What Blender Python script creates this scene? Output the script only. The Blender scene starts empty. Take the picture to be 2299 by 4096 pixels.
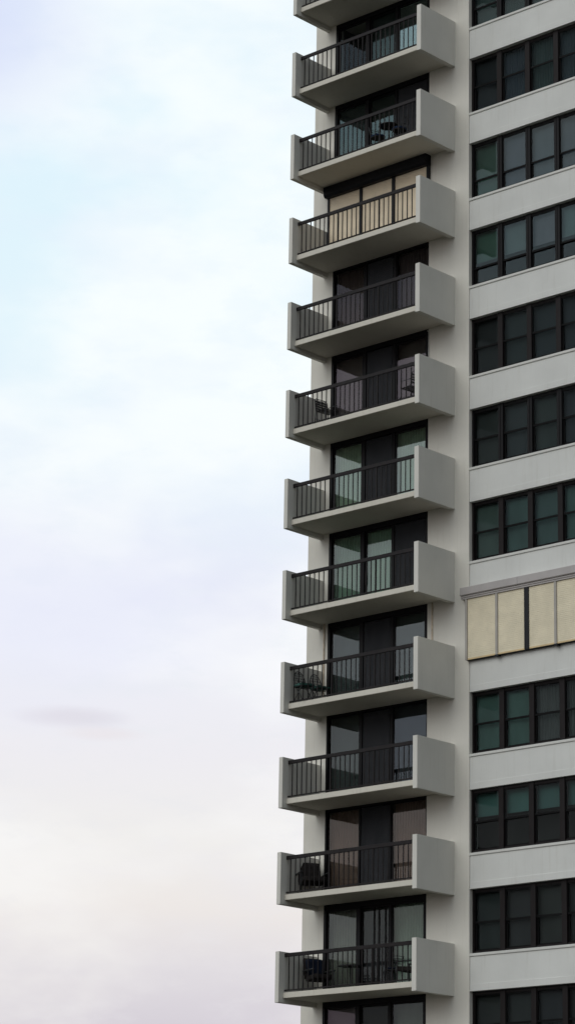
import bpy, bmesh, math, random
from mathutils import Vector, Matrix
random.seed(7)
R = math.radians
scene = bpy.context.scene
COL = scene.collection
S = 2.75                                  # storey height
GROUND = -40.5
# measured casting tolerances of each balcony: height of the side wall's foot and head above the storey datum
ZB = {-1: .03, 0: .03, 1: .03, 2: .042, 3: .059, 4: .069, 5: .059, 6: .012, 7: .023, 8: .008, 9: .002, 10: .013, 11: .024, 12: .02}
ZT = {-1: 1.5, 0: 1.5, 1: 1.5, 2: 1.512, 3: 1.528, 4: 1.56, 5: 1.53, 6: 1.53, 7: 1.491, 8: 1.505, 9: 1.47, 10: 1.488, 11: 1.445, 12: 1.46}
XRI, XLI, XLO = -.166, -5.008, -5.156      # balcony side walls
YF, YS, YR = -1.593, -1.41, -1.368         # wall front, slab front, rail
XDL, XDR = -4.793, -.998                   # sliding door opening
XC = -5.618                                # tower corner
XWL = .5235                                # window bay starts
PITCH = 1.0385
NCOL = 5
XEND = XWL + NCOL * PITCH

# ------------------------------------------------------------------ materials
def new_mat(name):
    m = bpy.data.materials.new(name); m.use_nodes = True
    nt = m.node_tree; nt.nodes.clear()
    out = nt.nodes.new('ShaderNodeOutputMaterial')
    return m, nt, out

def N(nt, kind, **kw):
    n = nt.nodes.new(kind)
    for k, v in kw.items():
        setattr(n, k, v)
    return n

def noise(nt, vec, scale, detail=4, rough=.55):
    n = N(nt, 'ShaderNodeTexNoise'); n.inputs['Scale'].default_value = scale
    n.inputs['Detail'].default_value = detail; n.inputs['Roughness'].default_value = rough
    nt.links.new(vec, n.inputs['Vector']); return n.outputs['Fac']

def mapr(nt, val, a, b, c, d, smooth=False):
    n = N(nt, 'ShaderNodeMapRange'); n.clamp = True
    if smooth: n.interpolation_type = 'SMOOTHSTEP'
    for i, v in zip(('From Min', 'From Max', 'To Min', 'To Max'), (a, b, c, d)):
        n.inputs[i].default_value = v
    nt.links.new(val, n.inputs['Value']); return n.outputs['Result']

def mixc(nt, fac, a, b, mode='MIX'):
    n = N(nt, 'ShaderNodeMix', data_type='RGBA', blend_type=mode)
    for s, v in ((n.inputs['Factor'], fac), (n.inputs['A'], a), (n.inputs['B'], b)):
        if hasattr(v, 'node'): nt.links.new(v, s)
        elif isinstance(v, (int, float)): s.default_value = v
        else: s.default_value = (*v[:3], 1)
    return n.outputs['Result']

def math_(nt, op, a, b=0.0):
    n = N(nt, 'ShaderNodeMath', operation=op)
    for s, v in ((n.inputs[0], a), (n.inputs[1], b)):
        if hasattr(v, 'node'): nt.links.new(v, s)
        else: s.default_value = v
    return n.outputs[0]

def scaled(nt, vec, sc, loc=(0, 0, 0)):
    m = N(nt, 'ShaderNodeMapping'); m.inputs['Scale'].default_value = sc; m.inputs['Location'].default_value = loc
    nt.links.new(vec, m.inputs['Vector']); return m.outputs['Vector']

def stucco(name, col, streak=.12, seed=0):
    m, nt, out = new_mat(name)
    g = N(nt, 'ShaderNodeNewGeometry').outputs['Position']
    b = N(nt, 'ShaderNodeBsdfPrincipled'); b.inputs['Roughness'].default_value = .92
    b.inputs['Specular IOR Level'].default_value = .15
    big = noise(nt, scaled(nt, g, (1, 1, 1), (seed, 0, 0)), .7, 5)
    st = noise(nt, scaled(nt, g, (5.5, 5.5, .35), (seed * 3.1, 0, 0)), 1.6, 5, .6)
    fine = noise(nt, g, 55, 3)
    c = mixc(nt, mapr(nt, big, .3, .7, 0, 1), [v * .93 for v in col], [min(1, v * 1.04) for v in col])
    c = mixc(nt, mapr(nt, st, .52, .78, 0, streak, True), c, (col[0] * .62, col[1] * .59, col[2] * .52))
    c = mixc(nt, mapr(nt, fine, .35, .7, 0, .10), c, [v * .72 for v in col])
    nt.links.new(c, b.inputs['Base Color'])
    bp = N(nt, 'ShaderNodeBump'); bp.inputs['Strength'].default_value = .35; bp.inputs['Distance'].default_value = .006
    nt.links.new(noise(nt, g, 38, 4, .7), bp.inputs['Height']); nt.links.new(bp.outputs['Normal'], b.inputs['Normal'])
    nt.links.new(b.outputs[0], out.inputs['Surface']); return m

def plain(name, col, rough=.6, metal=0.0, var=.18, scale=6.0, spec=.4, bump=0.0):
    m, nt, out = new_mat(name)
    g = N(nt, 'ShaderNodeNewGeometry').outputs['Position']
    b = N(nt, 'ShaderNodeBsdfPrincipled'); b.inputs['Roughness'].default_value = rough
    b.inputs['Metallic'].default_value = metal; b.inputs['Specular IOR Level'].default_value = spec
    n = noise(nt, g, scale, 5)
    c = mixc(nt, mapr(nt, n, .3, .7, 0, 1), [v * (1 - var) for v in col], [v * (1 + var) for v in col])
    nt.links.new(c, b.inputs['Base Color'])
    if bump:
        bp = N(nt, 'ShaderNodeBump'); bp.inputs['Strength'].default_value = bump; bp.inputs['Distance'].default_value = .01
        nt.links.new(noise(nt, g, scale * 4, 3), bp.inputs['Height']); nt.links.new(bp.outputs['Normal'], b.inputs['Normal'])
    nt.links.new(b.outputs[0], out.inputs['Surface']); return m

_cache = {}
def glass(k=1.0, refl=(.93, .98, 1), tint=(.62, .68, .68)):
    key = ('glass', k, refl, tint)
    if key in _cache: return _cache[key]
    m, nt, out = new_mat('window_glass')
    g = N(nt, 'ShaderNodeNewGeometry').outputs['Position']
    bp = N(nt, 'ShaderNodeBump'); bp.inputs['Strength'].default_value = .012; bp.inputs['Distance'].default_value = .05
    nt.links.new(noise(nt, g, .9, 1), bp.inputs['Height'])
    geo = N(nt, 'ShaderNodeNewGeometry')
    dt = N(nt, 'ShaderNodeVectorMath', operation='DOT_PRODUCT')
    nt.links.new(geo.outputs['Incoming'], dt.inputs[0]); nt.links.new(geo.outputs['Normal'], dt.inputs[1])
    q = math_(nt, 'SUBTRACT', 1.0, math_(nt, 'ABSOLUTE', dt.outputs['Value']))
    f = math_(nt, 'MULTIPLY', math_(nt, 'ADD', .043, math_(nt, 'MULTIPLY', .957, math_(nt, 'POWER', q, 5.0))), k)   # Schlick, the same from both sides
    gl = N(nt, 'ShaderNodeBsdfGlossy'); gl.inputs['Roughness'].default_value = .012
    gl.inputs['Color'].default_value = (*refl, 1)
    nt.links.new(bp.outputs['Normal'], gl.inputs['Normal'])
    tr = N(nt, 'ShaderNodeBsdfTransparent'); tr.inputs['Color'].default_value = (*[math.sqrt(v) for v in tint], 1)
    mx = N(nt, 'ShaderNodeMixShader'); nt.links.new(f, mx.inputs[0])
    nt.links.new(tr.outputs[0], mx.inputs[1]); nt.links.new(gl.outputs[0], mx.inputs[2])
    nt.links.new(mx.outputs[0], out.inputs['Surface'])
    _cache[key] = m; return m

def blind(col, stripes=0.0, pitch=.09, vertical=True):
    key = ('blind', col, stripes, pitch, vertical)
    if key in _cache: return _cache[key]
    m, nt, out = new_mat('blind_fabric')
    g = N(nt, 'ShaderNodeNewGeometry').outputs['Position']
    b = N(nt, 'ShaderNodeBsdfPrincipled'); b.inputs['Roughness'].default_value = .9
    n = noise(nt, scaled(nt, g, (1, 1, .4)), 2.2, 4)
    c = mixc(nt, mapr(nt, n, .3, .7, 0, 1), [v * .8 for v in col], [v * 1.12 for v in col])
    if stripes:
        w = N(nt, 'ShaderNodeTexWave', bands_direction='X' if vertical else 'Z'); w.inputs['Scale'].default_value = .314 / pitch
        w.inputs['Distortion'].default_value = .6; w.inputs['Detail'].default_value = 1
        nt.links.new(g, w.inputs['Vector'])
        c = mixc(nt, math_(nt, 'MULTIPLY', w.outputs['Fac'], stripes), c, [v * .3 for v in col])
    nt.links.new(c, b.inputs['Base Color']); nt.links.new(b.outputs[0], out.inputs['Surface'])
    _cache[key] = m; return m

def screen_mat():
    m, nt, out = new_mat('insect_mesh')
    g = N(nt, 'ShaderNodeNewGeometry').outputs['Position']
    d = N(nt, 'ShaderNodeBsdfDiffuse')
    c = mixc(nt, mapr(nt, noise(nt, scaled(nt, g, (2, 2, .5)), 2.5, 4), .3, .7, 0, 1), (.036, .038, .042), (.054, .055, .060))
    nt.links.new(c, d.inputs['Color'])
    t = N(nt, 'ShaderNodeBsdfTransparent')
    mx = N(nt, 'ShaderNodeMixShader'); mx.inputs[0].default_value = .74
    nt.links.new(t.outputs[0], mx.inputs[1]); nt.links.new(d.outputs[0], mx.inputs[2])
    nt.links.new(mx.outputs[0], out.inputs['Surface']); return m

M = {}
M['wall'] = stucco('off_white_stucco', (.71, .688, .625), .22, 1)
M['spandrel'] = stucco('grey_white_stucco', (.665, .67, .645), .2, 2)
M['fin'] = stucco('balcony_stucco', (.655, .64, .59), .16, 3)
M['slab'] = stucco('slab_stucco', (.645, .615, .54), .28, 4)
M['dark_sheet'] = plain('added_dark_floor', (.13, .12, .105), .8, 0, .2, 3, .2)  # dark finish of the added balcony sheet that damps bounce light
M['sill'] = stucco('sill_stucco', (.64, .64, .61), .1, 5)
M['rail'] = plain('dark_bronze_rail', (.0135, .0108, .0112), .55, 0, .25, 5, .16)
M['frame'] = plain('dark_window_frame', (.0055, .005, .0062), .5, 0, .25, 4, .15)
M['sash'] = plain('black_sash', (.0035, .0035, .004), .6, 0, .25, 4, .1)
M['frame_brown'] = plain('brown_window_frame', (.0115, .0088, .0092), .55, 0, .2, 4, .15)
M['core'] = plain('dark_interior', (.035, .035, .033), .9, 0, .3, 1.5, .2)
M['screen'] = screen_mat()
M['cream'] = plain('cream_shutter', (.735, .665, .50), .55, 0, .08, 2.5, .3)
M['tan'] = plain('tan_shutter', (.80, .685, .515), .55, 0, .08, 2.5, .3)
M['cream_edge'] = plain('yellow_shutter_foot', (.62, .48, .27), .55, 0, .1, 3, .3)
M['housing'] = plain('mauve_grey_metal', (.40, .375, .365), .5, 0, .07, 2, .3)
M['guide'] = plain('grey_guide_metal', (.36, .34, .31), .5, 0, .08, 3, .3)
M['black_metal'] = plain('black_metal', (.008, .009, .012), .5, 0, .3, 4, .2)
M['conduit'] = plain('rust_stained_rail', (.55, .47, .37), .7, 0, .25, 7, .2)
M['white_trim'] = plain('white_trim', (.62, .62, .6), .5)
M['chair_metal'] = plain('black_chair_metal', (.012, .014, .015), .4, .1, .3, 8)
M['navy_cushion'] = plain('navy_cushion', (.004, .0075, .018), .8, 0, .4, 10, .15, .4)
M['green_cushion'] = plain('dark_green_cushion', (.035, .10, .085), .75, 0, .5, 12, .35, .5)
M['blue_cushion'] = plain('blue_cushion', (.010, .026, .075), .75, 0, .4, 10, .2, .4)
M['brown_fabric'] = plain('dark_brown_fabric', (.017, .014, .0135), .9, 0, .35, 8, .2, .4)
M['table_top'] = plain('black_table_top', (.010, .011, .013), .3, 0, .3, 6)
M['mustard'] = plain('mustard_fabric', (.10, .065, .012), .8, 0, .3, 8)

# ------------------------------------------------------------------ mesh builder
class MB:
    def __init__(s): s.bm = bmesh.new()
    def box(s, x0, x1, y0, y1, z0, z1, rot=None, origin=None):
        v = [s.bm.verts.new(Vector((x, y, z))) for z in (z0, z1) for y in (y0, y1) for x in (x0, x1)]
        for f in ((0, 2, 3, 1), (4, 5, 7, 6), (0, 1, 5, 4), (2, 6, 7, 3), (0, 4, 6, 2), (1, 3, 7, 5)):
            s.bm.faces.new([v[i] for i in f])
        if rot: bmesh.ops.rotate(s.bm, verts=v, cent=origin or (0, 0, 0), matrix=rot)
        return s
    def tube(s, pts, r, n=8, closed=False):
        pts = [Vector(p) for p in pts]; rings = []
        L = len(pts)
        for i, p in enumerate(pts):
            a = pts[(i - 1) % L] if closed or i > 0 else p
            b = pts[(i + 1) % L] if closed or i < L - 1 else p
            t = (b - a).normalized()
            up = Vector((0, 0, 1)) if abs(t.z) < .9 else Vector((1, 0, 0))
            u = t.cross(up).normalized(); w = t.cross(u).normalized()
            rings.append([s.bm.verts.new(p + (u * math.cos(2 * math.pi * k / n) + w * math.sin(2 * math.pi * k / n)) * r) for k in range(n)])
        for i in range(L if closed else L - 1):
            A, B = rings[i], rings[(i + 1) % L]
            for k in range(n):
                s.bm.faces.new((A[k], A[(k + 1) % n], B[(k + 1) % n], B[k]))
        if not closed:
            s.bm.faces.new(rings[0][::-1]); s.bm.faces.new(rings[-1])
        return s
    def prism(s, prof, x0, x1):
        """extrude a (y, z) profile along X"""
        A = [s.bm.verts.new((x0, y, z)) for y, z in prof]; B = [s.bm.verts.new((x1, y, z)) for y, z in prof]
        n = len(prof)
        for i in range(n):
            s.bm.faces.new((A[i], A[(i + 1) % n], B[(i + 1) % n], B[i]))
        s.bm.faces.new(A[::-1]); s.bm.faces.new(B); return s
    def lathe(s, prof, n=28, cx=0, cy=0):
        rings = [[s.bm.verts.new((cx + r * math.cos(2 * math.pi * k / n), cy + r * math.sin(2 * math.pi * k / n), z)) for k in range(n)] for r, z in prof]
        for A, B in zip(rings, rings[1:]):
            for k in range(n): s.bm.faces.new((A[k], A[(k + 1) % n], B[(k + 1) % n], B[k]))
        s.bm.faces.new(rings[0][::-1]); s.bm.faces.new(rings[-1]); return s
    def bevel(s, w, seg=2):
        bmesh.ops.bevel(s.bm, geom=list(s.bm.edges), offset=w, segments=seg, affect='EDGES', clamp_overlap=True); return s
    def mesh(s, name):
        bmesh.ops.recalc_face_normals(s.bm, faces=s.bm.faces)
        me = bpy.data.meshes.new(name); s.bm.to_mesh(me); s.bm.free(); return me
    def build(s, name, mat, parent=None, loc=None, smooth=False):
        me = s.mesh(name); me.materials.append(mat)
        if smooth:
            for f in me.polygons: f.use_smooth = True
        return link(name, me, parent, loc)

def link(name, me, parent=None, loc=None):
    o = bpy.data.objects.new(name, me); COL.objects.link(o)
    if parent is not None: o.parent = parent
    if loc is not None: o.location = loc
    return o

def thing(name, label, cat, loc, rz=0, group=None):
    o = bpy.data.objects.new(name, None); COL.objects.link(o)
    o.location = loc; o.rotation_euler = (0, 0, rz); o.empty_display_size = .3
    o['label'] = label; o['category'] = cat
    if group: o['group'] = group
    return o

# ------------------------------------------------------------------ ground
gm = MB()
gm.box(-1500, 1500, -1500, 1500, GROUND - .5, GROUND)
ground = gm.build('ground', plain('dark_ground', (.032, .029, .020), .9, 0, .25, .25, .2)); ground['kind'] = 'structure'  # unseen ground, made this dark to cut light bounced onto the soffits

# ------------------------------------------------------------------ the tower
tower = thing('apartment_tower', 'off-white stuccoed apartment tower with stacked dark-railed balconies and bands of dark windows', 'building', (0, 0, GROUND))
def part(mb, name, mat, parent=None, label=None, smooth=False):
    o = mb.build(name, mat, parent or tower, smooth=smooth)
    if parent is None: o.matrix_parent_inverse = Matrix.Translation((0, 0, -GROUND))
    if label: o['label'] = label
    return o

TOP = 10.0
part(MB().box(XC, XDL, 0, .35, GROUND, TOP), 'wall_pier', M['wall'])
part(MB().box(XDR, XWL, 0, .35, GROUND, TOP), 'wall_pier', M['wall'])
part(MB().box(XEND + .002, XEND + 1.3, 0, .35, GROUND, TOP), 'wall_pier', M['wall'])
part(MB().box(XC + .004, XEND + .88, .9, 15, GROUND, TOP - .01), 'core_block', M['core'])
part(MB().box(XC + .01, XC + .3, .352, 15.2, GROUND, TOP), 'end_wall', M['wall'])
part(MB().box(XEND + .9, XEND + 1.29, .352, 15.2, GROUND, TOP), 'end_wall', M['wall'])
part(MB().box(XC - .05, XEND + 1.35, -.05, 15.25, TOP + .002, TOP + .35), 'roof', M['wall'])

FIRST, LAST = 0, 12
def soffit(b):  return -S * b + ZB[b] + .13
def slabtop(b): return -S * b + ZB[b] + .286
baluster_rest = MB(); n_bal = 0

def balcony(b):
    z0 = -S * b
    # slab runs back through the wall so the storey's edge closes the opening below the door
    mb = MB().box(XLI + .001, XRI - .001, YS, .001, soffit(b), slabtop(b)).bevel(.008, 2)
    sl = part(mb, 'balcony', M['slab'])
    part(MB().box(XDL + .001, XDR - .001, .002, .9, soffit(b) + .004, slabtop(b) - .004), 'floor_edge', M['slab'], sl)
    part(MB().box(XLI + .012, XRI - .012, YS + .10, -.003, slabtop(b) + .0005, slabtop(b) + .008), 'added_floor_sheet', M['dark_sheet'], sl)  # unseen dark sheet, added to cut light bounced up to the soffit above
    for xa, xb in ((XLO, XLI), (XRI, 0)):
        j = random.uniform(-.004, .004)
        part(MB().box(xa, xb, YF + j, .01, z0 + ZB[b], z0 + ZT[b]).bevel(.007, 2), 'side_wall', M['fin'], sl)
    return sl

def railing(b):
    global n_bal
    z = slabtop(b)
    top = -S * b + 1.405 + (ZB[b] - .02) * .6; bot = top - .107
    hr = part(MB().box(XLI + .002, XRI - .002, YR - .005, YR + .05, bot, top).bevel(.006, 1), 'railing', M['rail'])
    part(MB().box(XLI + .002, XRI - .002, YR + .002, YR + .036, z + .045, z + .08), 'bottom_rail', M['rail'], hr)
    for x in (-3.39, -1.775):
        part(MB().box(x - .019, x + .019, YR + .001, YR + .039, z + .0805, bot - .0005).box(x - .019, x + .019, YR + .0015, YR + .038, z - .002, z + .0445)
             .box(x - .045, x + .045, YR - .02, YR + .06, z - .001, z + .008), 'post', M['rail'], hr)
    xs = [-4.85 + .1825 * k for k in range(8)] + [-3.39 + .1794 * k for k in range(1, 9)] + [-1.775 + .181 * k for k in range(1, 9)]
    for x in xs:
        x += random.uniform(-.004, .004)
        a = (x - .0115, x + .0115, YR + .008, YR + .031, z + .0805, bot - .0005)
        if b >= 8 and b <= 11:
            part(MB().box(*a), 'baluster', M['rail'], hr)
        else:
            baluster_rest.box(*a)
    return hr

# ---- sliding doors ---------------------------------------------------------
MESH = 'mesh'
G = dict(k=1.0)
# per storey: (pane look left, middle, right): (reflection, curtain colour or None, stripes, insect mesh?)
DOORS = {
    0: [(.5, None, 0, 0), (.5, None, 0, 1), (.6, (.1, .11, .11), 0, 0)],
    1: [(.42, None, 0, 0, 'blue'), (.68, (.03, .04, .038), 0, 0, 'teal'), (3.4, (.05, .06, .055), 0, 0, 'teal')],
    2: [(1.25, (.035, .042, .042), 0, 0, 'teal'), (1.35, (.035, .036, .032), 0, 0, 'teal'), (.8, None, 0, 1)],
    4: [(.5, (.15, .10, .085), .4, 0, 'mauve'), (.35, None, 0, 1), (.5, (.17, .12, .115), .4, 0, 'mauve')],
    5: [(1.05, (.13, .10, .085), 0, 0, 'mauve'), (.9, (.08, .065, .07), 0, 1, 'mauve'), (1.05, (.13, .10, .085), 0, 0, 'mauve')],
    6: [(2.2, (.55, .68, .48), .4, 0, 'pale'), (1.0, (.28, .31, .25), .5, 1), (2.4, (.55, .68, .50), .4, 0, 'pale')],
    7: [(1.7, (.40, .58, .42), .35, 0, 'pale'), (1.7, (.40, .58, .42), .35, 0, 'pale'), (1.0, (.12, .16, .15), 0, 1, 'teal')],
    8: [(1.15, (.06, .075, .07), 0, 0), (.9, (.11, .11, .115), .35, 1), (1.25, (.06, .075, .07), 0, 0)],
    9: [(.92, (.05, .06, .055), 0, 0), (.5, None, 0, 1), (.92, (.05, .05, .055), 0, 0, 'blue')],
    10: [(.85, (.28, .17, .13), .4, 0, 'brown'), (.5, (.08, .06, .055), .4, 1, 'brown'), (.85, (.28, .17, .135), .4, 0, 'brown')],
    11: [(.98, (.30, .29, .23), .25, 0), (.55, (.035, .033, .036), 0, 0), (.75, (.40, .46, .38), .25, 0, 'pale')],
    12: [(.75, (.20, .16, .155), 0, 0, 'mauve'), (.25, (.05, .045, .035), 0, 0), (.6, (.30, .31, .25), 0, 0)],
}
TINTS = {'clear': (.93, .98, 1), 'blue': (.80, .88, 1), 'teal': (.76, .97, 1), 'mauve': (1, .82, .93), 'pale': (.93, 1, .95), 'brown': (1, .87, .83)}
THIN = (4, 9, 10)
def sliding_door(b):
    z0, z1 = slabtop(b) if b <= LAST else -S * b + .3, soffit(b - 1)
    thin = b in THIN
    hd = .06 if thin else .15
    ls = .055 if thin else .085
    rs = .03 if thin else .10
    mm = {9: .11, 10: .05}.get(b, .12)
    f = MB()
    f.box(XDL + .001, XDR - .001, .004, .16, z1 - hd, z1 - .001)               # head
    f.box(XDL + .001, XDR - .001, .004, .16, z0 + .001, z0 + .07)              # threshold
    zz0, zz1 = z0 + .0705, z1 - hd - .0005
    f.box(XDL + .001, XDL + ls, .004, .16, zz0, zz1)
    f.box(XDR - rs, XDR - .001, .004, .16, zz0, zz1)
    m1, m2 = -3.50, -2.33
    f.box(m1 - mm / 2, m1 + mm / 2, .03, .16, zz0, zz1)
    f.box(m2 - mm / 2, m2 + mm / 2 - .02, .03, .16, zz0, zz1)
    cells = [(XDL + ls, m1 - mm / 2), (m1 + mm / 2, m2 - mm / 2), (m2 + mm / 2 - .02, XDR - rs)]
    door = part(f, 'sliding_door', M['frame'])
    for i, ((xa, xb), spec) in enumerate(zip(cells, DOORS[b])):
        k, cur, st, scr, tn = (*spec, 'clear')[:5]
        yy = .075 if i != 1 else .115
        sash = MB()
        w = .028 if thin else .05
        sash.box(xa + .0005, xa + w, yy - .02, yy + .02, zz0 + .0005, zz1 - .0005).box(xb - w, xb - .0005, yy - .02, yy + .02, zz0 + .0005, zz1 - .0005)
        sash.box(xa + w + .0005, xb - w - .0005, yy - .02, yy + .02, zz1 - w, zz1 - .0005).box(xa + w + .0005, xb - w - .0005, yy - .02, yy + .02, zz0 + .0005, zz0 + w + .03)
        if b == 11 and i == 1:                                                  # this middle leaf carries two extra stiles
            for sx in (-2.98, -2.80, -2.56): sash.box(sx - .022, sx + .022, yy - .018, yy + .018, zz0 + w + .031, zz1 - w - .0005)
        part(sash, 'sash', M['frame'], door)
        part(MB().box(xa + w + .001, xb - w - .001, yy - .004, yy + .004, zz0 + w + .031, zz1 - w - .001), 'pane', glass(k, TINTS[tn]), door)
        if scr:
            part(MB().box(xa + .03, xb - .03, .044, .046, zz0 + .03, zz1 - .03), 'insect_screen', M['screen'], door)
        if cur:
            sh = curtain(xa - .06, xb + .06, .24, zz0, zz1 + .02) if st else MB().box(xa - .06, xb + .06, .235, .245, zz0, zz1 + .02)
            part(sh, 'curtain', blind(tuple(cur), st, .10), door)
        if i == 1 and b in (7, 11):
            part(MB().box(xa + .012, xa + .04, yy - .06, yy - .021, zz0 + .75, zz0 + 1.15).bevel(.006, 1), 'handle', M['frame_brown'], door)
    return door

def curtain(x0, x1, y, z0, z1, amp=.018, pitch=.1):
    """hanging vertical slats: a gently pleated sheet with thickness"""
    mb = MB(); n = max(8, int((x1 - x0) / pitch * 4)); top = []; bot = []; tb = []; bb = []
    for i in range(n + 1):
        x = x0 + (x1 - x0) * i / n; yy = y + amp * math.sin(2 * math.pi * i / 4 + .4)
        top.append(mb.bm.verts.new((x, yy, z1))); bot.append(mb.bm.verts.new((x, yy, z0)))
        tb.append(mb.bm.verts.new((x, yy + .006, z1))); bb.append(mb.bm.verts.new((x, yy + .006, z0)))
    for i in range(n):
        mb.bm.faces.new((top[i], top[i + 1], bot[i + 1], bot[i])); mb.bm.faces.new((tb[i], bb[i], bb[i + 1], tb[i + 1]))
    return mb

# ---- roller shutters -------------------------------------------------------
def slats(x0, x1, y, z0, z1, pitch, depth=.012):
    prof = []; z = z1; back = y + .03
    prof.append((back, z1))
    while z - pitch > z0 + 1e-6:
        prof += [(y + depth, z), (y + .0005, z - pitch * .03), (y, z - pitch * .5), (y + .0005, z - pitch * .93), (y + depth, z - pitch * .965)]
        z -= pitch
    prof += [(y + depth, z), (y, z - (z - z0) * .5), (y + depth * .3, z0), (back, z0)]
    return MB().prism(prof, x0, x1)

def balcony_shutter(b):
    z0, z1 = slabtop(b), soffit(b - 1) - .002
    zbx = -S * b + S - .215 if False else -S * b + 2.75 - 2.75 + 2.56
    zbx = z1 - .335
    xl, xr = -5.0, -.93
    prof = [(-.002, z1), (-.25, z1), (-.25, zbx + .07), (-.19, zbx), (-.002, zbx)]
    h = part(MB().prism(prof, xl, xr), 'roller_shutter', M['black_metal'], label='tan slatted roller shutter closed across a balcony, in a black housing')
    edges = [(-4.96, -4.90), (-3.665, -3.565), (-2.375, -2.265), (-1.02, -.94)]
    for a, c in edges:
        part(MB().box(a, c, -.10, -.002, z0 + .001, zbx - .001), 'guide_rail', M['black_metal'], h)
    for (a, c), (d, e) in zip(edges, edges[1:]):
        part(slats(c + .001, d - .001, -.06, z0 + .002, zbx - .002, .058, .007), 'shutter_curtain', M['tan'], h)
        part(MB().box(c + .002, d - .002, -.07, -.012, z0 + .0015, z0 + .05), 'foot_bar', M['black_metal'], h)

def window_shutter(r):
    Z = -S * r
    zt, zm, zb_ = Z + .345, Z + .115, Z - .03
    X0 = .345
    xs = 2.38
    prof = [(.029, zt), (-.19, zt), (-.20, zt - .012), (-.20, zm + .02), (-.185, zm), (-.155, zm), (-.155, zm - .05), (-.135, zm - .06), (-.135, zm - .10), (.029, zm - .10)]
    h = part(MB().prism(prof, X0, xs - .004).prism(prof, xs + .004, XEND + .2), 'roller_shutter', M['housing'],
             label='cream slatted roller shutter closed over a row of windows, in a mauve-grey housing')
    zl, zh = Z - 1.735, zm - .102
    posts = [(.475, .545, 'guide'), (1.55, 1.625, 'guide'), (2.56, 2.71, 'black_metal'), (3.59, 3.665, 'guide'), (4.62, 4.695, 'guide'), (5.66, 5.72, 'guide')]
    for i, (a, c, m) in enumerate(posts):
        part(MB().box(a, c, -.125, .0, zl, zh), 'guide_rail', M[m], h)
        if m == 'guide' and 0 < i < 5:
            part(MB().box(a - .02, c + .03, -.135, .0, zl - .045, zl - .002), 'guide_foot', M['black_metal'], h)
    for (a, c, _), (d, e, _) in zip(posts, posts[1:]):
        part(slats(c + .001, d - .001, -.095, zl + .045, zh - .001, .0535, .006), 'shutter_curtain', M['cream'], h)
        part(MB().box(c + .002, d - .002, -.10, -.05, zl + .001, zl + .044), 'foot_bar', M['cream_edge'], h)
    part(MB().box(XWL - .02, XEND, -.08, .028, zl - .012, zl - .0025), 'bottom_rail', M['black_metal'], h)

# ---- window bands ----------------------------------------------------------
# per row: reflection, frame kind, sash split (share of height above the meeting rail), blinds per pane, mesh?
ROWS = {
    0: dict(k=.34, fr='frame', split=.62, bl=[((.05, .075, .07), 0)] * 5, scr=0),
    1: dict(k=.09, fr='frame_brown', split=.5, bl=[((.018, .02, .024), 0), ((.045, .06, .08), .35), ((.045, .07, .07), .2), ((.045, .065, .08), .3), ((.04, .06, .065), 0)], scr=1, hor=1),
    2: dict(k=.62, fr='frame', split=.66, bl=[((.06, .11, .085), 0), ((.10, .11, .14), 0), ((.10, .12, .14), 0), ((.10, .115, .14), 0), ((.10, .11, .13), 0)], scr=0),
    3: dict(k=.66, fr='frame', split=.66, bl=[((.05, .12, .085), 0), ((.11, .15, .15), 0), ((.13, .13, .15), 0), ((.10, .16, .16), 0), ((.11, .12, .14), 0)], scr=0, half=.44),  # blinds stop short here to imitate a skyline reflection low in the panes
    4: dict(k=.10, fr='frame_brown', split=.5, bl=[((.018, .019, .02), 0), ((.034, .043, .046), 0), ((.030, .037, .043), 0), ((.030, .036, .044), 0), ((.04, .05, .05), 0)], scr=1),
    5: dict(k=.11, fr='frame', split=.5, bl=[((.03, .034, .032), 0), ((.040, .046, .05), 0), ((.040, .048, .046), 0), ((.036, .040, .048), 0), ((.04, .04, .05), 0)], scr=1),
    6: dict(k=.13, fr='frame_brown', split=.5, bl=[((.08, .115, .10), 0), ((.078, .128, .118), 0), ((.072, .112, .106), 0), ((.07, .125, .112), 0), ((.07, .12, .11), 0)], scr=0),
    7: dict(k=.3, fr='frame_brown', split=.5, bl=[None] * 5, scr=0),
    8: dict(k=.14, fr='frame_brown', split=.5, bl=[((.075, .14, .12), 0), ((.075, .14, .12), 0), ((.12, .125, .12), .6), ((.12, .13, .12), .6), ((.10, .12, .11), .6)], scr=0),
    9: dict(k=.20, fr='frame_brown', split=.5, bl=[((.06, .14, .125), 0), ((.06, .145, .13), 0), ((.07, .15, .14), 0), ((.06, .14, .13), 0), ((.06, .14, .13), 0)], scr=0, half=.58),
    10: dict(k=.075, fr='frame_brown', split=.5, bl=[((.03, .036, .036), 0), ((.042, .040, .042), 0), ((.040, .040, .038), 0), ((.032, .038, .038), 0), ((.03, .04, .04), 0)], scr=1),
    11: dict(k=.08, fr='frame_brown', split=.5, bl=[((.036, .038, .036), 0), ((.040, .042, .042), 0), ((.038, .038, .042), 0), ((.038, .038, .038), 0), ((.04, .04, .04), 0)], scr=1),
}
DZW = {0: .0, 1: -.005, 2: .02, 3: .03, 4: .025, 5: .02, 6: .005, 7: 0, 8: -.005, 9: 0, 10: .012, 11: .0}
def wz(r): return -S * r - 1.627 + DZW[r], -S * r + .1225 + DZW[r]

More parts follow.
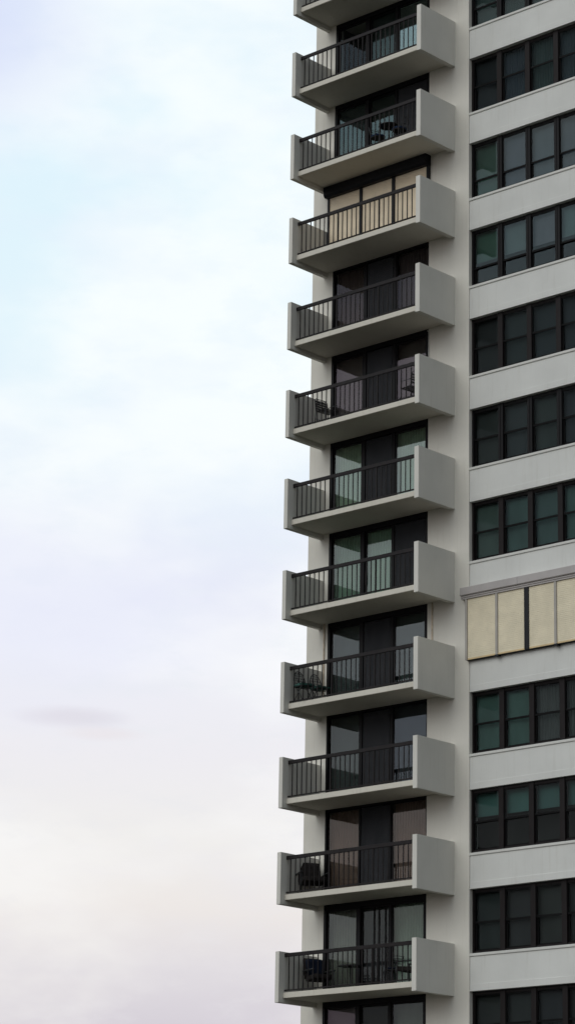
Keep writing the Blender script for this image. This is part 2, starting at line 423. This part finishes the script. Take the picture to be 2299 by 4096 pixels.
def window_row(r):
    P = ROWS[r]; z0, z1 = wz(r)
    YW = .13 if r != 9 else .085
    fm = M[P['fr']]
    for i in range(NCOL):
        xa = XWL + i * PITCH; xb = xa + PITCH
        sl = .06 if i == 0 else .085
        sr = .085
        if i == 0: xa += .001
        if i: xa += .0008
        f = MB()
        f.box(xa, xa + sl, YW, .24, z0 + .001, z1 - .001); f.box(xb - sr, xb, YW, .24, z0 + .001, z1 - .001)
        ia, ib = xa + sl + .0005, xb - sr - .0005
        f.box(ia, ib, YW + .025, .24, z1 - .085, z1 - .001); f.box(ia, ib, YW + .025, .24, z0 + .001, z0 + .075)
        if P['fr'] == 'frame':       # raised joint between units
            f.box(xb - .014, xb, YW - .012, YW - .0005, z0 + .002, z1 - .002)
        zm = z1 - (z1 - z0) * P['split']
        w = part(f, 'window', fm)
        us = MB(); lo = MB(); ft = .028
        ya, yb = YW + .05, YW + .085
        us.box(ia, ia + ft, ya - .015, ya + .015, zm + .001, z1 - .086).box(ib - ft, ib, ya - .015, ya + .015, zm + .001, z1 - .086)
        us.box(ia + ft + .0005, ib - ft - .0005, ya - .015, ya + .015, z1 - .086 - ft, z1 - .086)
        us.box(ia, ib, ya - .02, ya + .02, zm - .055, zm)
        part(us, 'upper_sash', M['sash'], w)
        lo.box(ia, ia + .05, yb - .014, yb + .015, z0 + .076, zm - .056).box(ib - .04, ib, yb - .014, yb + .015, z0 + .076, zm - .056)
        lo.box(ia + .051, ib - .041, yb - .014, yb + .015, z0 + .076, z0 + .12)
        part(lo, 'lower_sash', M['sash'], w)
        gp = MB().box(ia + ft + .001, ib - ft - .001, ya - .004, ya + .004, zm + .001, z1 - .087 - ft)
        gp.box(ia + .051, ib - .041, yb - .004, yb + .004, z0 + .121, zm - .057)
        part(gp, 'pane', glass(P['k']), w)
        if P['scr'] == 2:
            part(MB().box(ia + .002, ib - .002, YW + .0265, YW + .0285, z0 + .077, z1 - .087), 'insect_screen', M['screen'], w)
        bl = P['bl'][i]
        if bl:
            lowz = z0 + .02 if not P.get('half') else z0 + (z1 - z0) * P['half']
            if bl[1]: part(curtain(xa + .01, xb - .01, .30, lowz, z1 - .02, .016, .09), 'blind', blind(tuple(bl[0]), bl[1], .09, not P.get('hor')), w)
            else: part(MB().box(xa + .01, xb - .01, .29, .298, lowz, z1 - .02), 'blind', blind(tuple(bl[0]), 0), w)

def spandrel(r):
    """wall band between the head of row r and the sill of the row above"""
    z0 = wz(r)[1] if r <= 11 else GROUND
    z1 = wz(r - 1)[0] - .075 if r > 0 else z0 + 1.0
    if r > 11: z0 = -S * 12 + .1225
    w = MB().box(XWL + .002, XEND, .03, .35, z0 + .19, z1)
    sp = part(w, 'spandrel', M['spandrel'])
    part(MB().box(XWL + .003, XEND, .018, .349, z0, z0 + .1895).bevel(.005, 1), 'lintel', M['spandrel'], sp)
    part(MB().box(XWL + .001, XEND, .0, .36, z1 + .001, z1 + .0755).bevel(.006, 1), 'window_sill', M['sill'], sp)

for b in range(FIRST, LAST + 1):
    balcony(b); railing(b)
    if b != 3: sliding_door(b)
    else: balcony_shutter(b)
for r in range(12): window_row(r)
window_shutter(7)
for r in range(0, 13): spandrel(r)
part(MB().box(XWL + .002, XEND, .03, .35, GROUND, -S * 12 + .12), 'lower_wall', M['spandrel'])
part(MB().box(XWL + .002, XEND, .03, .35, wz(0)[1] + 1.08, TOP), 'upper_wall', M['spandrel'])
part(MB().box(XDL + .001, XDR - .001, .02, .35, soffit(-1) + .002, TOP), 'upper_wall', M['wall'])
part(MB().box(XDL + .001, XDR - .001, .02, .35, GROUND, soffit(12) - .002), 'lower_wall', M['wall'])
o = part(baluster_rest, 'balusters', M['rail']); o['kind'] = 'stuff'
# shutter tracks left standing beside the door of one storey, and a pale trim beside another
zz = (slabtop(8) + .002, soffit(7) - .002)
for a, c in ((XDL - .145, XDL - .105), (XDR + .17, XDR + .21)):
    part(MB().box(a, c, -.03, -.001, *zz), 'shutter_track', M['conduit'], label='rust-stained empty shutter track beside a balcony door')
zz = (slabtop(5) + .002, soffit(4) - .06)
part(MB().tube([(XDR + .03, -.02, zz[0]), (XDR + .03, -.02, zz[1] - .05), (XDR + .015, -.02, zz[1] - .012), (XDR - .03, -.02, zz[1])], .012), 'edge_trim', M['white_trim'])

# ------------------------------------------------------------------ balcony furniture
def curve(a, b, n, f): return [f(a + (b - a) * i / n) for i in range(n + 1)]

def stack_chair(loc, rz, label, group=None):
    """tubular chair with a slatted seat and back, facing +X"""
    t = thing('patio_chair', label, 'chair', loc, rz, group)
    r = .012
    for s in (-1, 1):
        y = s * .24
        MB().tube([(-.24, y, 0), (-.17, y, .43)], r).build('leg', M['chair_metal'], t, smooth=True)
        MB().tube([(.25, y, 0), (.22, y, .42)], r).build('leg', M['chair_metal'], t, smooth=True)
        MB().tube([(.22, y, .40), (.22, y, .62), (.17, y, .645), (-.18, y, .63)], r * .9).build('armrest', M['chair_metal'], t, smooth=True)
    MB().tube([(.23, -.24, .425), (-.17, -.24, .425), (-.17, .24, .425), (.23, .24, .425)], r, closed=True).build('seat_frame', M['chair_metal'], t, smooth=True)
    seat = MB()
    for i in range(6): seat.box(-.15 + i * .065, -.105 + i * .065, -.235, .235, .43, .436)
    seat.build('seat', M['chair_metal'], t)
    bk = [(-.17, -.24, .43), (-.235, -.24, .80), (-.25, -.19, .85), (-.25, .19, .85), (-.235, .24, .80), (-.17, .24, .43)]
    MB().tube(bk, r).build('back_frame', M['chair_metal'], t, smooth=True)
    back = MB()
    for i in range(4):
        z = .50 + i * .075; x = -.175 - (z - .43) * .16
        back.box(x - .004, x + .004, -.235, .235, z, z + .05)
    back.build('backrest', M['chair_metal'], t)
    MB().tube([(-.2, -.24, .2), (-.2, .24, .2)], r * .8).build('stretcher', M['chair_metal'], t, smooth=True)
    return t

def bistro_chair(loc, rz, label, group):
    """folding chair: arched lattice back, crossed legs, tufted cushion, facing +X"""
    t = thing('bistro_chair', label, 'chair', loc, rz, group)
    r = .011
    arch = [(-.16, -.21, .44)] + [(-.18 - .13 * min(1, math.sin(a) ** .6), -.21 * math.cos(a), .56 + .40 * math.sin(a)) for a in [math.pi * i / 14 for i in range(15)]] + [(-.16, .21, .44)]
    MB().tube(arch, r).build('back_frame', M['chair_metal'], t, smooth=True)
    lat = MB()
    def bx(z): return -.17 - .17 * max(0, (z - .46)) / .5
    for i in range(-3, 4):
        y = i * .055; h = .56 + .40 * math.sqrt(max(0, 1 - (y / .21) ** 2))
        lat.tube([(bx(.50), y, .50), (bx(h), y, h)], .008, 6)
    for z in (.50, .58, .66, .74, .82, .89):
        w = .21 if z < .56 else .21 * math.sqrt(max(0, 1 - ((z - .56) / .40) ** 2))
        lat.tube([(bx(z), -w, z), (bx(z), w, z)], .008, 6)
    lat.build('back_lattice', M['chair_metal'], t, smooth=True)
    for s in (-1, 1):
        y = s * .2
        MB().tube([(-.24, y, 0), (.2, y, .44)], r).build('leg', M['chair_metal'], t, smooth=True)
        MB().tube([(.24, y - s * .02, 0), (-.16, y - s * .02, .45)], r).build('leg', M['chair_metal'], t, smooth=True)
    MB().tube([(.21, -.21, .445), (-.17, -.21, .445), (-.17, .21, .445), (.21, .21, .445)], r, closed=True).build('seat_frame', M['chair_metal'], t, smooth=True)
    c = MB().box(-.2, .24, -.22, .22, .455, .545)
    bmesh.ops.subdivide_edges(c.bm, edges=c.bm.edges, cuts=5, use_grid_fill=True)
    for v in c.bm.verts:
        u, w = v.co.x / .22, v.co.y / .22
        v.co.z += (-.02 if v.co.z > .5 else .01) * (u * u + w * w) + random.uniform(-.006, .006)
    c.build('cushion', M['green_cushion'], t, smooth=True)
    return t

def cafe_chair(loc, rz, label, group, cush='blue_cushion'):
    """metal chair with curved horizontal back slats and a round cushion, facing +X"""
    t = thing('cafe_chair', label, 'chair', loc, rz, group)
    r = .011
    for a in (.6, 2.2, -2.2, -.6):
        MB().tube([(.2 * math.cos(a), .2 * math.sin(a), .44), (.24 * math.cos(a), .24 * math.sin(a), 0)], r).build('leg', M['chair_metal'], t, smooth=True)
    MB().lathe([(.2, .44), (.215, .445), (.215, .455), (.2, .46)]).build('seat', M['chair_metal'], t)
    MB().lathe([(.15, .461), (.205, .468), (.22, .49), (.205, .515), (.12, .525), (.02, .527)]).build('cushion', M[cush], t, smooth=True)
    sl = MB()
    for z in (.60, .67, .74, .81):
        pts = curve(math.pi - .95, math.pi + .95, 10, lambda a: (.22 * math.cos(a) - .03 - (z - .5) * .15, .22 * math.sin(a), z))
        sl.tube(pts, .009, 6)
    sl.build('backrest', M['chair_metal'], t, smooth=True)
    for s in (-1, 1):
        a = math.pi - s * .95
        MB().tube([(.2 * math.cos(a), .2 * math.sin(a), .45), (.22 * math.cos(a) - .085, .22 * math.sin(a), .83)], r).build('back_post', M['chair_metal'], t, smooth=True)
    return t

def round_table(loc, rad, h, label):
    t = thing('round_table', label, 'table', loc)
    MB().lathe([(rad - .02, h - .03), (rad, h - .025), (rad, h - .004), (rad - .01, h)], 40).build('tabletop', M['table_top'], t, smooth=False)
    MB().lathe([(.03, .03), (.022, .06), (.022, h - .08), (.06, h - .031)], 16).build('stem', M['chair_metal'], t, smooth=True)
    for k in range(3):
        a = k * 2.094 + .4
        MB().tube([(.02 * math.cos(a), .02 * math.sin(a), .09), (.16 * math.cos(a), .16 * math.sin(a), .05), (.26 * math.cos(a), .26 * math.sin(a), .012)], .012).build('foot', M['chair_metal'], t, smooth=True)
    return t

def sling_chair(loc, rz, label, group=None, throw=None):
    """deep armchair of dark fabric on a metal frame, facing +X"""
    t = thing('armchair', label, 'armchair', loc, rz, group)
    def pad(name, x0, x1, y0, y1, z0, z1, mat, ang=0, piv=None):
        c = MB().box(x0, x1, y0, y1, z0, z1)
        bmesh.ops.subdivide_edges(c.bm, edges=c.bm.edges, cuts=4, use_grid_fill=True)
        cx, cy, cz = (x0 + x1) / 2, (y0 + y1) / 2, (z0 + z1) / 2
        for v in c.bm.verts:
            u = Vector(((v.co.x - cx) / (x1 - x0) * 2, (v.co.y - cy) / (y1 - y0) * 2, (v.co.z - cz) / (z1 - z0) * 2))
            k = 1 - .06 * (u.length - 1)
            v.co = Vector((cx, cy, cz)) + Vector((v.co.x - cx, v.co.y - cy, v.co.z - cz)) * k
        if ang: bmesh.ops.rotate(c.bm, verts=c.bm.verts, cent=piv, matrix=Matrix.Rotation(ang, 3, 'Y'))
        return c.build(name, mat, t, smooth=True)
    pad('seat', -.27, .33, -.28, .28, .33, .46, M['brown_fabric'], R(-4), (0, 0, .4))
    pad('backrest', -.36, -.24, -.28, .28, .40, 1.0, M['brown_fabric'], R(-16), (-.28, 0, .42))
    if throw: pad('back_cushion', -.25, -.12, -.25, .25, .47, .95, M[throw], R(-16), (-.2, 0, .47))
    for s in (-1, 1):
        MB().box(-.34, .34, s * .33 - .03, s * .33 + .03, .58, .62).bevel(.01, 1).build('armrest', M['chair_metal'], t)
        MB().tube([(.3, s * .33, 0), (.3, s * .33, .58)], .016).build('leg', M['chair_metal'], t, smooth=True)
        MB().tube([(-.36, s * .33, 0), (-.3, s * .33, .58)], .016).build('leg', M['chair_metal'], t, smooth=True)
    return t

f2, f5, f8, f10, f11 = (slabtop(b) + .009 for b in (2, 5, 8, 10, 11))
round_table((-1.77, -.95, f2), .31, .72, 'round black cafe table on a balcony between two chairs with blue cushions')
cafe_chair((-2.22, -.92, f2), R(-8), 'slat-backed cafe chair with blue cushion, to the left of the round black table', 'cafe chairs at the round table')
cafe_chair((-1.38, -.93, f2), R(195), 'slat-backed cafe chair with blue cushion, to the right of the round black table', 'cafe chairs at the round table')
stack_chair((-4.06, -1.02, f5), R(-6), 'black tubular slatted chair seen whole behind the balusters at the left end of a balcony', 'black slatted balcony chairs')
stack_chair((-.72, -1.02, f5), R(172), 'black tubular slatted chair half hidden behind the right side wall of a balcony', 'black slatted balcony chairs')
bistro_chair((-4.56, -1.24, f8), R(-14), 'lattice-backed folding chair with dark green cushion, nearer the railing corner', 'lattice chairs with green cushions')
bistro_chair((-4.44, -.68, f8), R(-14), 'lattice-backed folding chair with dark green cushion, nearer the sliding door', 'lattice chairs with green cushions')
sling_chair((-4.54, -.78, f10), R(-34), 'bulky dark brown fabric armchair standing alone on a balcony, without any coloured cushion').scale = (1.14, 1.2, 1.02)
sling_chair((-4.22, -.80, f11), R(-22), 'dark armchair with a navy back cushion at the left end of the lowest balcony', None, 'navy_cushion')
round_table((-3.05, -.80, f11), .34, .66, 'low dark round table beside the armchair with a navy back cushion')
cafe_chair((-1.62, -.62, f11), R(165), 'dark chair with navy cushion beside the armchair with a mustard cushion', None, 'navy_cushion')
sling_chair((-.82, -.80, f11), R(188), 'dark armchair with a mustard back cushion beside the right side wall of the lowest balcony', None, 'mustard')

# ------------------------------------------------------------------ camera (solved from the photograph)
F, CX, CY = 11112.18, 1149.5, 2048
yaw, pitch, roll = .7497, .2846, .0186
cam = bpy.data.objects.new('camera', bpy.data.cameras.new('camera')); COL.objects.link(cam)
cy_, sy_, cp, sp = math.cos(yaw), math.sin(yaw), math.cos(pitch), math.sin(pitch)
fw = Vector((-sy_ * cp, cy_ * cp, sp)); rt = Vector((cy_, sy_, 0)); up = rt.cross(fw)
r2 = rt * math.cos(roll) + up * math.sin(roll); u2 = up * math.cos(roll) - rt * math.sin(roll)
mw = Matrix.Identity(4)
for i in range(3): mw[i][0], mw[i][1], mw[i][2] = r2[i], u2[i], -fw[i]
mw.translation = (48.1863, -58.7221, -38.8382)
cam.matrix_world = mw
cam.data.sensor_fit = 'VERTICAL'; cam.data.sensor_height = 24; cam.data.sensor_width = 13.5
cam.data.lens = 24 * F / 4096; cam.data.clip_end = 5000; cam.data.clip_start = .5
scene.camera = cam

# ------------------------------------------------------------------ light: soft overcast sky plus a veiled sun from the front left
to_sun = Vector((-.16, -.80, .58)).normalized()
sun = bpy.data.objects.new('sun', bpy.data.lights.new('sun', 'SUN')); COL.objects.link(sun)
sun.data.energy = .76; sun.data.angle = R(40); sun.data.color = (1, .965, .90)
sun.rotation_euler = to_sun.to_track_quat('Z', 'Y').to_euler()

w = bpy.data.worlds.new('World'); scene.world = w; w.use_nodes = True
nt = w.node_tree; nt.nodes.clear()
out = N(nt, 'ShaderNodeOutputWorld')
d = N(nt, 'ShaderNodeTexCoord').outputs['Generated']
sep = N(nt, 'ShaderNodeSeparateXYZ'); nt.links.new(d, sep.inputs[0])
sky = N(nt, 'ShaderNodeTexSky', sky_type='NISHITA'); sky.sun_disc = False
sky.sun_elevation = math.asin(to_sun.z); sky.sun_rotation = math.atan2(to_sun.x, to_sun.y)
sky.dust_density = 3
ramp = N(nt, 'ShaderNodeValToRGB'); nt.links.new(sep.outputs['Z'], ramp.inputs[0])
stops = [(0, (.64, .59, .61)), (.10, (.655, .615, .67)), (.122, (.735, .70, .73)), (.142, (.835, .79, .765)), (.165, (.855, .835, .815)), (.195, (.84, .825, .86)),
         (.225, (.84, .845, .905)), (.255, (.785, .81, .92)), (.29, (.80, .875, .955)), (.34, (.755, .895, .96)), (.40, (.725, .885, .965)), (.46, (.71, .85, .955)), (1, (.62, .71, .85))]
el = ramp.color_ramp.elements
while len(el) < len(stops): el.new(.5)
for e, (pz, c) in zip(el, stops): e.position = pz; e.color = (*c, 1)
base = ramp.outputs[0]
# soft cloud billows, wider than tall
n1 = noise(nt, scaled(nt, d, (1, 1, 2.2), (3.3, 1.7, .4)), 7.5, 5, .5)
n2 = noise(nt, scaled(nt, d, (1, 1, 2.6), (8.1, 4.2, 2.3)), 13, 5, .55)
c = mixc(nt, mapr(nt, n1, .40, .61, 0, .88, True), base, mixc(nt, mapr(nt, sep.outputs['Z'], .125, .215, 0, 1), (.90, .875, .85), mixc(nt, mapr(nt, sep.outputs['Z'], .22, .32, 0, 1), (.945, .95, .965), (.95, .995, .995))))
c = mixc(nt, mapr(nt, n2, .52, .72, 0, .36, True), c, mixc(nt, mapr(nt, sep.outputs['Z'], .15, .32, 0, 1), (.80, .775, .82), (.78, .86, .965)))
n3 = noise(nt, scaled(nt, d, (1, 1, 2.4), (2.2, 9.1, 5.3)), 30, 6, .6)
c = mixc(nt, mapr(nt, n3, .5, .68, 0, .30, True), c, mixc(nt, mapr(nt, sep.outputs['Z'], .15, .32, 0, 1), (.80, .78, .80), (.77, .88, .955)))
def patch(c, direc, sharp0, sharp1, col, amt, sc=(1, 1, 1), nz=0.0):
    """a single cloud at a fixed compass bearing and height"""
    v = N(nt, 'ShaderNodeVectorMath', operation='DISTANCE')
    a = scaled(nt, d, sc); nt.links.new(a, v.inputs[0]); v.inputs[1].default_value = [x * y for x, y in zip(direc, sc)]
    val = v.outputs['Value']
    if nz: val = math_(nt, 'ADD', val, math_(nt, 'MULTIPLY', math_(nt, 'SUBTRACT', n2, .5), nz))
    return mixc(nt, mapr(nt, val, sharp0, sharp1, amt, 0, True), c, col)
def bearing(u, v):
    q = fw + r2 * ((u - CX) / F) - u2 * ((v - CY) / F); return tuple(q.normalized())
c = patch(c, bearing(-190, 40), .01, .075, (.64, .70, .93), .75, (1, 1, 1.2), .05)
c = patch(c, bearing(150, 2420), .01, .09, (.76, .78, .93), .6, (1, 1, 1.8), .08)
c = patch(c, bearing(300, 2865), .002, .024, (.70, .67, .74), .62, (1, 1, 5), .03)
c = patch(c, bearing(410, 2935), .001, .018, (.80, .72, .73), .36, (1, 1, 6), .02)
# the overcast is thicker and darker away from the sea side (towards +X)
dot = N(nt, 'ShaderNodeVectorMath', operation='DOT_PRODUCT'); nt.links.new(d, dot.inputs[0]); dot.inputs[1].default_value = (-1, -.12, 0)
mul = mapr(nt, dot.outputs['Value'], -.65, .32, .56, 1.0, True)
c = mixc(nt, 1.0, c, mul, 'MULTIPLY')
bg1 = N(nt, 'ShaderNodeBackground'); nt.links.new(c, bg1.inputs[0]); bg1.inputs[1].default_value = 1.07
bg2 = N(nt, 'ShaderNodeBackground'); nt.links.new(sky.outputs[0], bg2.inputs[0]); bg2.inputs[1].default_value = .08
mx = N(nt, 'ShaderNodeMixShader'); mx.inputs[0].default_value = .06
nt.links.new(bg1.outputs[0], mx.inputs[1]); nt.links.new(bg2.outputs[0], mx.inputs[2]); nt.links.new(mx.outputs[0], out.inputs[0])

vs = scene.view_settings
vs.view_transform = 'Standard'; vs.look = 'None'; vs.exposure = 0; vs.gamma = 1; vs.use_curve_mapping = False
scene.render.engine = 'CYCLES'
scene.cycles.max_bounces = 8; scene.cycles.transparent_max_bounces = 16
scene.cycles.use_denoising = True
